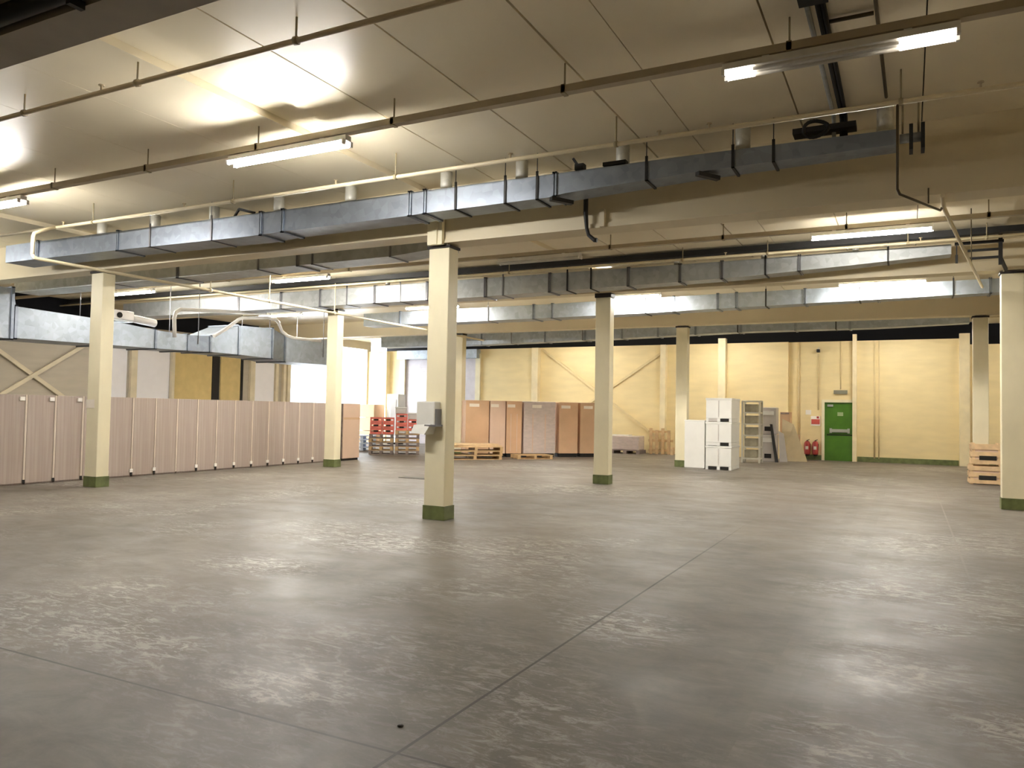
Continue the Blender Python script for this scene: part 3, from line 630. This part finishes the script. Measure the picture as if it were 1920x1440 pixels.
# low pallets of boards in front of the cartons
for k in range(3):
    pallet(-13.15+.02*k, 22.75, .145*k, RA, 'wood', ['lowest', 'middle', 'topmost'][k] + ' timber pallet in the low stack before the brown cartons', 'low timber pallet stack', 1.9, .8)
t = thing('board_stack', 'pale timber boards lying on the low pallet stack', 'boards', (-13.1, 22.75, .435))
for k in range(2):
    MB().obox(Vector((-13.1, 22.75, .435+k*.05)), RA+.06*k, 1.8-.25*k, .7, .045).build('board', M['wood_p'], t)
pallet(-11.75, 24.5, 0, RA, 'wood', 'single timber pallet flat on the floor before the wrapped carton', None, 1.3, .8)
# stacks of pallets with red crates
RB = math.radians(35)
def stackpt(s, back=.4): return Vector((-17.25+s*math.cos(RB)-back*math.sin(RB), 22.45+s*math.sin(RB)+back*math.cos(RB), 0))
for a, (s, n, lab) in enumerate(((.42, 5, 'left'), (1.36, 6, 'right'))):
    for k in range(n):
        p = stackpt(s)
        pallet(p.x, p.y, k*.146, RB+random.uniform(-.03, .03), 'wood_g' if k % 2 == 0 else 'wood', '%s weathered pallet up the %s pallet stack under the red crates' % (ORD[k], lab), 'weathered pallets under the red crates', .88, .8)
def crate(p, z, rot, m, label):
    t = thing('plastic_crate', label, 'crate', (p.x, p.y, z), 'red crates on the pallets')
    lx, ly, h, w = .42, .6, .2, .02
    mb = MB()
    def Q(x, y, zz): return Vector((p.x+x*math.cos(rot)-y*math.sin(rot), p.y+x*math.sin(rot)+y*math.cos(rot), z+zz))
    mb.obox(Q(0, 0, 0), rot, lx, ly, .02)
    for sy in (-1, 1):
        mb.obox(Q(0, sy*(ly/2-w/2), .02), rot, lx, w, .06); mb.obox(Q(0, sy*(ly/2-w/2), .14), rot, lx, w, .06)
        for q in (-.19, -.07, .07, .19): mb.obox(Q(q, sy*(ly/2-w/2), .08), rot, .03, w, .06)
    for sx in (-1, 1): mb.obox(Q(sx*(lx/2-w/2), 0, .02), rot, w, ly-.04, h-.02)
    sh = mb.build('shell', M[m], t)
    MB().obox(Q(0, -ly/2-.006, .08), rot, .16, .01, .06).build('label_holder', M['slot'], sh)
for s, n, base in ((.22, 3, 5), (.66, 3, 5), (1.14, 3, 6), (1.58, 2, 6)):
    for k in range(n):
        crate(stackpt(s), base*.146+k*.203, RB, 'red', '%s red crate up the %s crate pile on the weathered pallets' % (ORD[k], {.22: 'leftmost', .66: 'second', 1.14: 'third', 1.58: 'rightmost'}[s]))
p = stackpt(1.1)
t = thing('grey_tub', 'grey-white tub on top of the third red crate pile, left of the white dispenser', 'tub', (p.x, p.y, 6*.146+3*.203))
MB().obox(p+Vector((0, 0, 6*.146+.61)), RB, .4, .5, .2, .02).build('tub_body', M['appl'], t)
MB().obox(p+Vector((0, 0, 6*.146+.81)), RB, .43, .53, .04, .01).build('lid', M['bin'], t)
p = stackpt(1.58)
t = thing('grey_tub', 'grey-white tub on top of the rightmost red crates', 'tub', (p.x, p.y, 6*.146+2*.203))
MB().obox(p+Vector((0, 0, 6*.146+.406)), RB, .42, .5, .2, .02).build('tub_body', M['appl'], t)
MB().obox(p+Vector((0, 0, 6*.146+.606)), RB, .45, .53, .04, .01).build('lid', M['bin'], t)
# things in the back left
for k in range(4):
    t = thing('plastic_pallet', ORD[k] + ' pale blue plastic pallet up the pile left of the red crates', 'pallet', (-19.2, 24.6, k*.15), 'pale blue plastic pallets')
    MB().obox((-19.2, 24.6, k*.15+.11), .5, .9, .8, .038, .006).build('deck', M['blue'], t)
    for q in (-.38, 0, .38): MB().obox(Vector((-19.2+q*math.cos(.5), 24.6+q*math.sin(.5), k*.15)), .5, .12, .76, .11).build('runner', M['blue'], t)
t = thing('white_cabinet', 'tall narrow white cabinet standing behind the red crates', 'cabinet', (-21.4, 30, 0))
MB().box(-21.85, 29.7, .08, -21.2, 30.3, 2.35, .02).build('body', M['bin'], t)
MB().box(-21.6, 29.68, .4, -21.3, 29.705, 2.1).build('grey_panel', M['appl'], t)
MB().box(-21.8, 29.75, 0, -21.25, 30.25, .08).build('plinth', M['slot'], t)
for k in range(3):
    o = MB().box(-23.2+.05*k, 29.2, k*.62, -22.3+.05*k, 30.0, k*.62+.6, .01).build('peach_carton', M['carton2']); tag(o, ['lowest', 'middle', 'topmost'][k] + ' peach carton in the stack by the bright dock opening', 'carton', 'peach cartons by the dock opening')
t = thing('wrapped_load', 'grey wrapped load on a pallet against the yellow wall', 'pallet load', (-10.3, 30.7, 0))
MB().box(-10.85, 30.25, .15, -9.7, 31.0, .72, .03).build('load', M['wrap'], t)
MB().box(-10.9, 30.2, .12, -9.65, 31.05, .15).box(-10.9, 30.2, 0, -10.75, 31.05, .12).box(-10.35, 30.2, 0, -10.2, 31.05, .12).box(-9.8, 30.2, 0, -9.65, 31.05, .12).build('pallet_base', M['wood_g'], t)
MB().box(-10.95, 30.45, .72, -10.2, 30.9, .76).build('cover_sheet', M['sign_w'], t)
t = thing('leaning_pallet', 'broken timber pallet standing on edge beside the far column', 'pallet', (-9.0, 31, 0))
mb = MB()
for k in range(4): mb.box(-9.45+k*.25, 30.85, 0, -9.33+k*.25, 30.9, 1.06-.08*(k % 2))
mb.build('slats', M['wood'], t)
MB().box(-9.5, 30.9, .1, -8.5, 31.0, .2).box(-9.5, 30.9, .5, -8.5, 31.0, .6).box(-9.5, 30.9, .88, -8.7, 31.0, .96).build('stringers', M['wood'], t)
MB().box(-8.5, 30.6, 0, -8.4, 30.9, .3).build('block', M['wood_p'], t)
# white plastic bins
def bin_(x0, x1, y0, y1, z, h, label, slots=2):
    t = thing('bulk_bin', label, 'bin', ((x0+x1)/2, (y0+y1)/2, z), 'white plastic bulk bins')
    MB().box(x0, y0, z+.1, x1, y1, z+h-.03, .015).build('walls', M['bin'], t)
    MB().box(x0-.012, y0-.012, z+h-.06, x1+.012, y1+.012, z+h, .01).build('rim', M['bin'], t)
    w = x1-x0; mb = MB()
    for a, b in ((0, .1), (.44, .56), (.9, 1)): mb.box(x0+a*w, y0+.01, z, x0+b*w, y1-.01, z+.1)
    mb.build('feet', M['bin'], t)
    for q, (a, b) in enumerate(((.1, .44), (.56, .9))):
        MB().box(x0+a*w, y0+.012, z+.012, x0+b*w, y1-.06, z+.1).build('fork_slot', M['bin' if slots == 1 and q == 0 else 'appl' if slots == 3 and q == 0 else 'slot'], t)
    MB().box((x0+x1)/2-.012, y0-.012, z+.14, (x0+x1)/2+.012, y0+.002, z+h-.08).build('rib', M['appl'], t)
for k in range(3): bin_(-5.44, -4.68, 23.5, 24.75, k*.72, .715, ['bottom', 'middle', 'top'][k] + ' white bulk bin of the tall three-high stack', (2, 1, 3)[k])
t = thing('white_cabinet', 'plain white cabinet between the far column and the three-high bins', 'cabinet', (-5.78, 23.7, 0))
MB().box(-6.08, 23.47, .03, -5.47, 23.92, 1.44, .012).build('body', M['bin'], t)
MB().box(-6.09, 23.46, 1.44, -5.46, 23.93, 1.48, .01).build('lid', M['bin'], t)
MB().box(-6.05, 23.5, 0, -5.5, 23.9, .03).build('plinth', M['appl'], t)
# rack, appliances and leaning boards
t = thing('storage_rack', 'pale metal rack with grey stock behind the white bins', 'rack', (-4.85, 28, 0))
for x in (-5.16, -4.58):
    for y in (27.8, 28.3): MB().box(x-.03, y-.03, 0, x+.03, y+.03, 2.15).build('post', M['rack'], t)
for k in range(6): MB().box(-5.18, 27.78, .12+k*.4, -4.56, 28.32, .17+k*.4).build('shelf', M['rack'], t)
for k in range(5):
    o = MB().box(-5.1, 27.9, .172+k*.4, -4.68+.0*k, 28.28, .172+k*.4+.27, .01).build('stock_box', M['rack_in']); tag(o, '%s grey stock box from the bottom of the pale metal rack' % ORD[k], 'box', 'grey stock boxes on the rack')
for k in range(2):
    t = thing('fridge_unit', ['lower', 'upper'][k] + ' pale grey appliance with a dark vent right of the rack', 'appliance', (-4.35, 29.3, k*.98), 'stacked pale grey appliances')
    MB().box(-4.78, 29.1, k*.98, -4.22, 29.7, k*.98+.97, .02).build('cabinet_body', M['appl'], t)
    MB().box(-4.62, 29.09, k*.98+.12, -4.38, 29.11, k*.98+.28).build('vent', M['slot'], t)
    MB().box(-4.7, 29.085, k*.98+.7, -4.3, 29.1, k*.98+.84).build('panel', M['bin'], t)
for k, (x0, x1, z0, z1) in enumerate(((-4.2, -3.6, 0, .95), (-4.24, -3.9, .952, 1.8))):
    t = thing('brown_carton', ['lower', 'upper'][k] + ' brown carton stacked behind the grey appliances', 'carton', ((x0+x1)/2, 30.5, z0), 'brown cartons behind the appliances')
    MB().box(x0, 30.2, z0, x1, 30.8, z1, .01).build('body', M['carton'], t)
    MB().box(x0+.02, 30.19, z1-.08, x1-.02, 30.201, z1-.02).build('dark_tape', M['wood_g'], t)
o = MB().hexa([(-4.1, 29.62, 0), (-3.25, 29.95, 0), (-3.25, 30.0, 0), (-4.1, 29.67, 0), (-4.15, 30.1, 1.55), (-3.75, 30.1, 1.35), (-3.75, 30.15, 1.35), (-4.15, 30.15, 1.55)]).build('leaning_sheet', mat('tan_sheet', (.52, .43, .27), .6)); tag(o, 'tan sheet leaning on the brown cartons beside the fire extinguishers', 'sheet')
o = MB().hexa([(-4.12, 29.3, 0), (-3.85, 29.3, 0), (-3.85, 29.35, 0), (-4.12, 29.35, 0), (-4.2, 29.55, 1.1), (-4.02, 29.55, 1.0), (-4.02, 29.6, 1.0), (-4.2, 29.6, 1.1)]).build('leaning_board', M['appl']); tag(o, 'pale grey board leaning beside the grey appliances', 'board')
o = MB().hexa([(-4.21, 28.8, 0), (-4.1, 28.8, 0), (-4.1, 28.88, 0), (-4.21, 28.88, 0), (-4.42, 28.98, 1.35), (-4.34, 28.98, 1.35), (-4.34, 29.06, 1.35), (-4.42, 29.06, 1.35)]).build('leaning_post', M['black']); tag(o, 'black bar leaning beside the grey appliances', 'bar')
# fire point
for k, (x, lab) in enumerate(((-3.42, 'left red fire extinguisher beside the green door'), (-3.13, 'right red fire extinguisher beside the green door'))):
    t = thing('fire_extinguisher', lab, 'fire extinguisher', (x, YB-.14, .2), 'fire extinguishers by the green door')
    cy = MB().lathe((x, YB-.14, .2), [(.06, 0), (.105, .015), (.11, .06), (.11, .42), (.08, .49), (.03, .52)]).build('cylinder', M['ext'], t)
    MB().box(x-.03, YB-.17, .70, x+.03, YB-.11, .74).bar((x-.02, YB-.14, .73), (x+.08, YB-.14, .78), .03, .02).tube([(x+.03, YB-.14, .70), (x+.11, YB-.16, .6), (x+.1, YB-.16, .35)], .014, 6).build('valve_and_hose', M['black'], t)
    MB().box(x-.05, YB-.256, .40, x+.05, YB-.246, .52).build('paper_label', M['tape'], cy)
    MB().box(x-.07, YB-.05, .16, x+.07, YB-.001, .2).box(x-.05, YB-.2, .16, x+.05, YB-.04, .2).build('wall_bracket', M['slot'], t)
t = thing('fire_sign', 'red and white fire point sign on the yellow wall', 'sign', (-3.14, YB-.01, 1.33))
MB().box(-3.31, YB-.012, 1.30, -2.97, YB-.001, 1.67).build('plate', M['sign_w'], t)
MB().box(-3.29, YB-.016, 1.36, -2.99, YB-.012, 1.55).build('red_field', M['sign_r'], t)
MB().box(-3.1, YB-.016, 1.58, -3.02, YB-.012, 1.66).build('dark_symbol', M['ext'], t)
o = MB().box(-3.5, YB-.012, 1.72, -3.3, YB-.001, 1.9).build('notice', M['sign_w']); tag(o, 'small pale notice above the fire point sign', 'notice')
o = MB().box(-2.5, YB-.08, 2.52, -2.02, YB-.001, 2.66, .01).build('exit_sign', M['sign_g']); tag(o, 'grey exit sign box above the green door', 'sign')
t = thing('security_camera', 'small dark camera high on the yellow wall left of the green door', 'camera', (-3.05, YB-.1, 4.1))
MB().box(-3.1, YB-.22, 4.1, -2.98, YB-.05, 4.22, .02).build('camera_body', M['black'], t)
MB().box(-3.06, YB-.06, 4.2, -3.02, YB-.001, 4.3).build('mount', M['rack'], t)

# timber crates at right
def slat_crate(x0, x1, y0, y1, z, h, label):
    t = thing('timber_crate', label, 'crate', ((x0+x1)/2, (y0+y1)/2, z), 'pale timber crates by the right column')
    for x in (x0, x1-.07):
        for y in (y0+.02, y1-.09): MB().box(x, y, z, x+.07, y+.07, z+h).build('corner_post', M['wood_p'], t)
    mb = MB(); n = 3
    for k in range(n):
        a = z+.02+k*h/n; b = a+h/n*.68
        mb.box(x0, y0, a, x1, y0+.02, b).box(x0, y1-.02, a, x1, y1, b).box(x0-.02, y0, a, x0, y1, b).box(x1, y0, a, x1+.02, y1, b)
    mb.build('slats', M['wood_p'], t)
    MB().box(x0+.02, y0+.03, z+.02, x1-.02, y1-.03, z+h*.8).build('contents', M['carton3'], t)
    MB().box((x0+x1)/2-.16, y0-.008, z+.12, (x0+x1)/2+.22, y0+.002, z+.23).build('hand_slot', M['slot'], t)
slat_crate(1.42, 2.12, 23.0, 23.75, 0, .50, 'lower pale timber crate with a dark hand slot, by the right column')
slat_crate(1.46, 2.10, 23.02, 23.73, .50, .55, 'upper pale timber crate stacked by the right column')
# floor fittings
o = MB().box(-10.9, 15.35, .001, -10.2, 15.65, .012).build('floor_drain', M['drain']); tag(o, 'dark rectangular drain cover in the floor left of the nearest column', 'drain')
for x, y, lab in ((-2.35, 3.38, 'small dark pebble on the floor near the joint crossing'), (-1.1, 3.05, 'tiny dark scrap on the floor at lower right of the joint crossing')):
    o = MB().lathe((x, y, 0), [(.014, 0), (.018, .004), (.012, .009), (.004, .011)], 8).build('debris', M['drain']); tag(o, lab, 'debris')

# ---------------------------------------------------------------- world and camera
w = bpy.data.worlds.new('sky'); S.world = w; w.use_nodes = True
bg = w.node_tree.nodes['Background']; bg.inputs[0].default_value = (.86, .93, 1, 1); bg.inputs[1].default_value = 1.3

cam = bpy.data.cameras.new('camera'); co = bpy.data.objects.new('camera', cam); COL.objects.link(co)
cam.sensor_fit = 'HORIZONTAL'; cam.sensor_width = 36; cam.lens = 36*1447.7/1920; cam.clip_end = 200
yaw, pit, rol = math.radians(27.1623), math.radians(2.0095), math.radians(1.0406)
fwd = Vector((-math.sin(yaw)*math.cos(pit), math.cos(yaw)*math.cos(pit), math.sin(pit)))
r = Vector((math.cos(yaw), math.sin(yaw), 0)); u = r.cross(fwd)
R = math.cos(rol)*r+math.sin(rol)*u; U = -math.sin(rol)*r+math.cos(rol)*u
mw = Matrix((( R.x, U.x, -fwd.x, 0), (R.y, U.y, -fwd.y, 0), (R.z, U.z, -fwd.z, 1.65), (0, 0, 0, 1)))
co.matrix_world = mw
S.camera = co
S.view_settings.view_transform = 'Standard'; S.view_settings.look = 'None'; S.view_settings.gamma = 1
S.view_settings.use_curve_mapping = False; S.view_settings.exposure = 3.55
S.cycles.use_denoising = True
S.cycles.max_bounces = 10; S.cycles.diffuse_bounces = 6
S.cycles.sample_clamp_indirect = 6
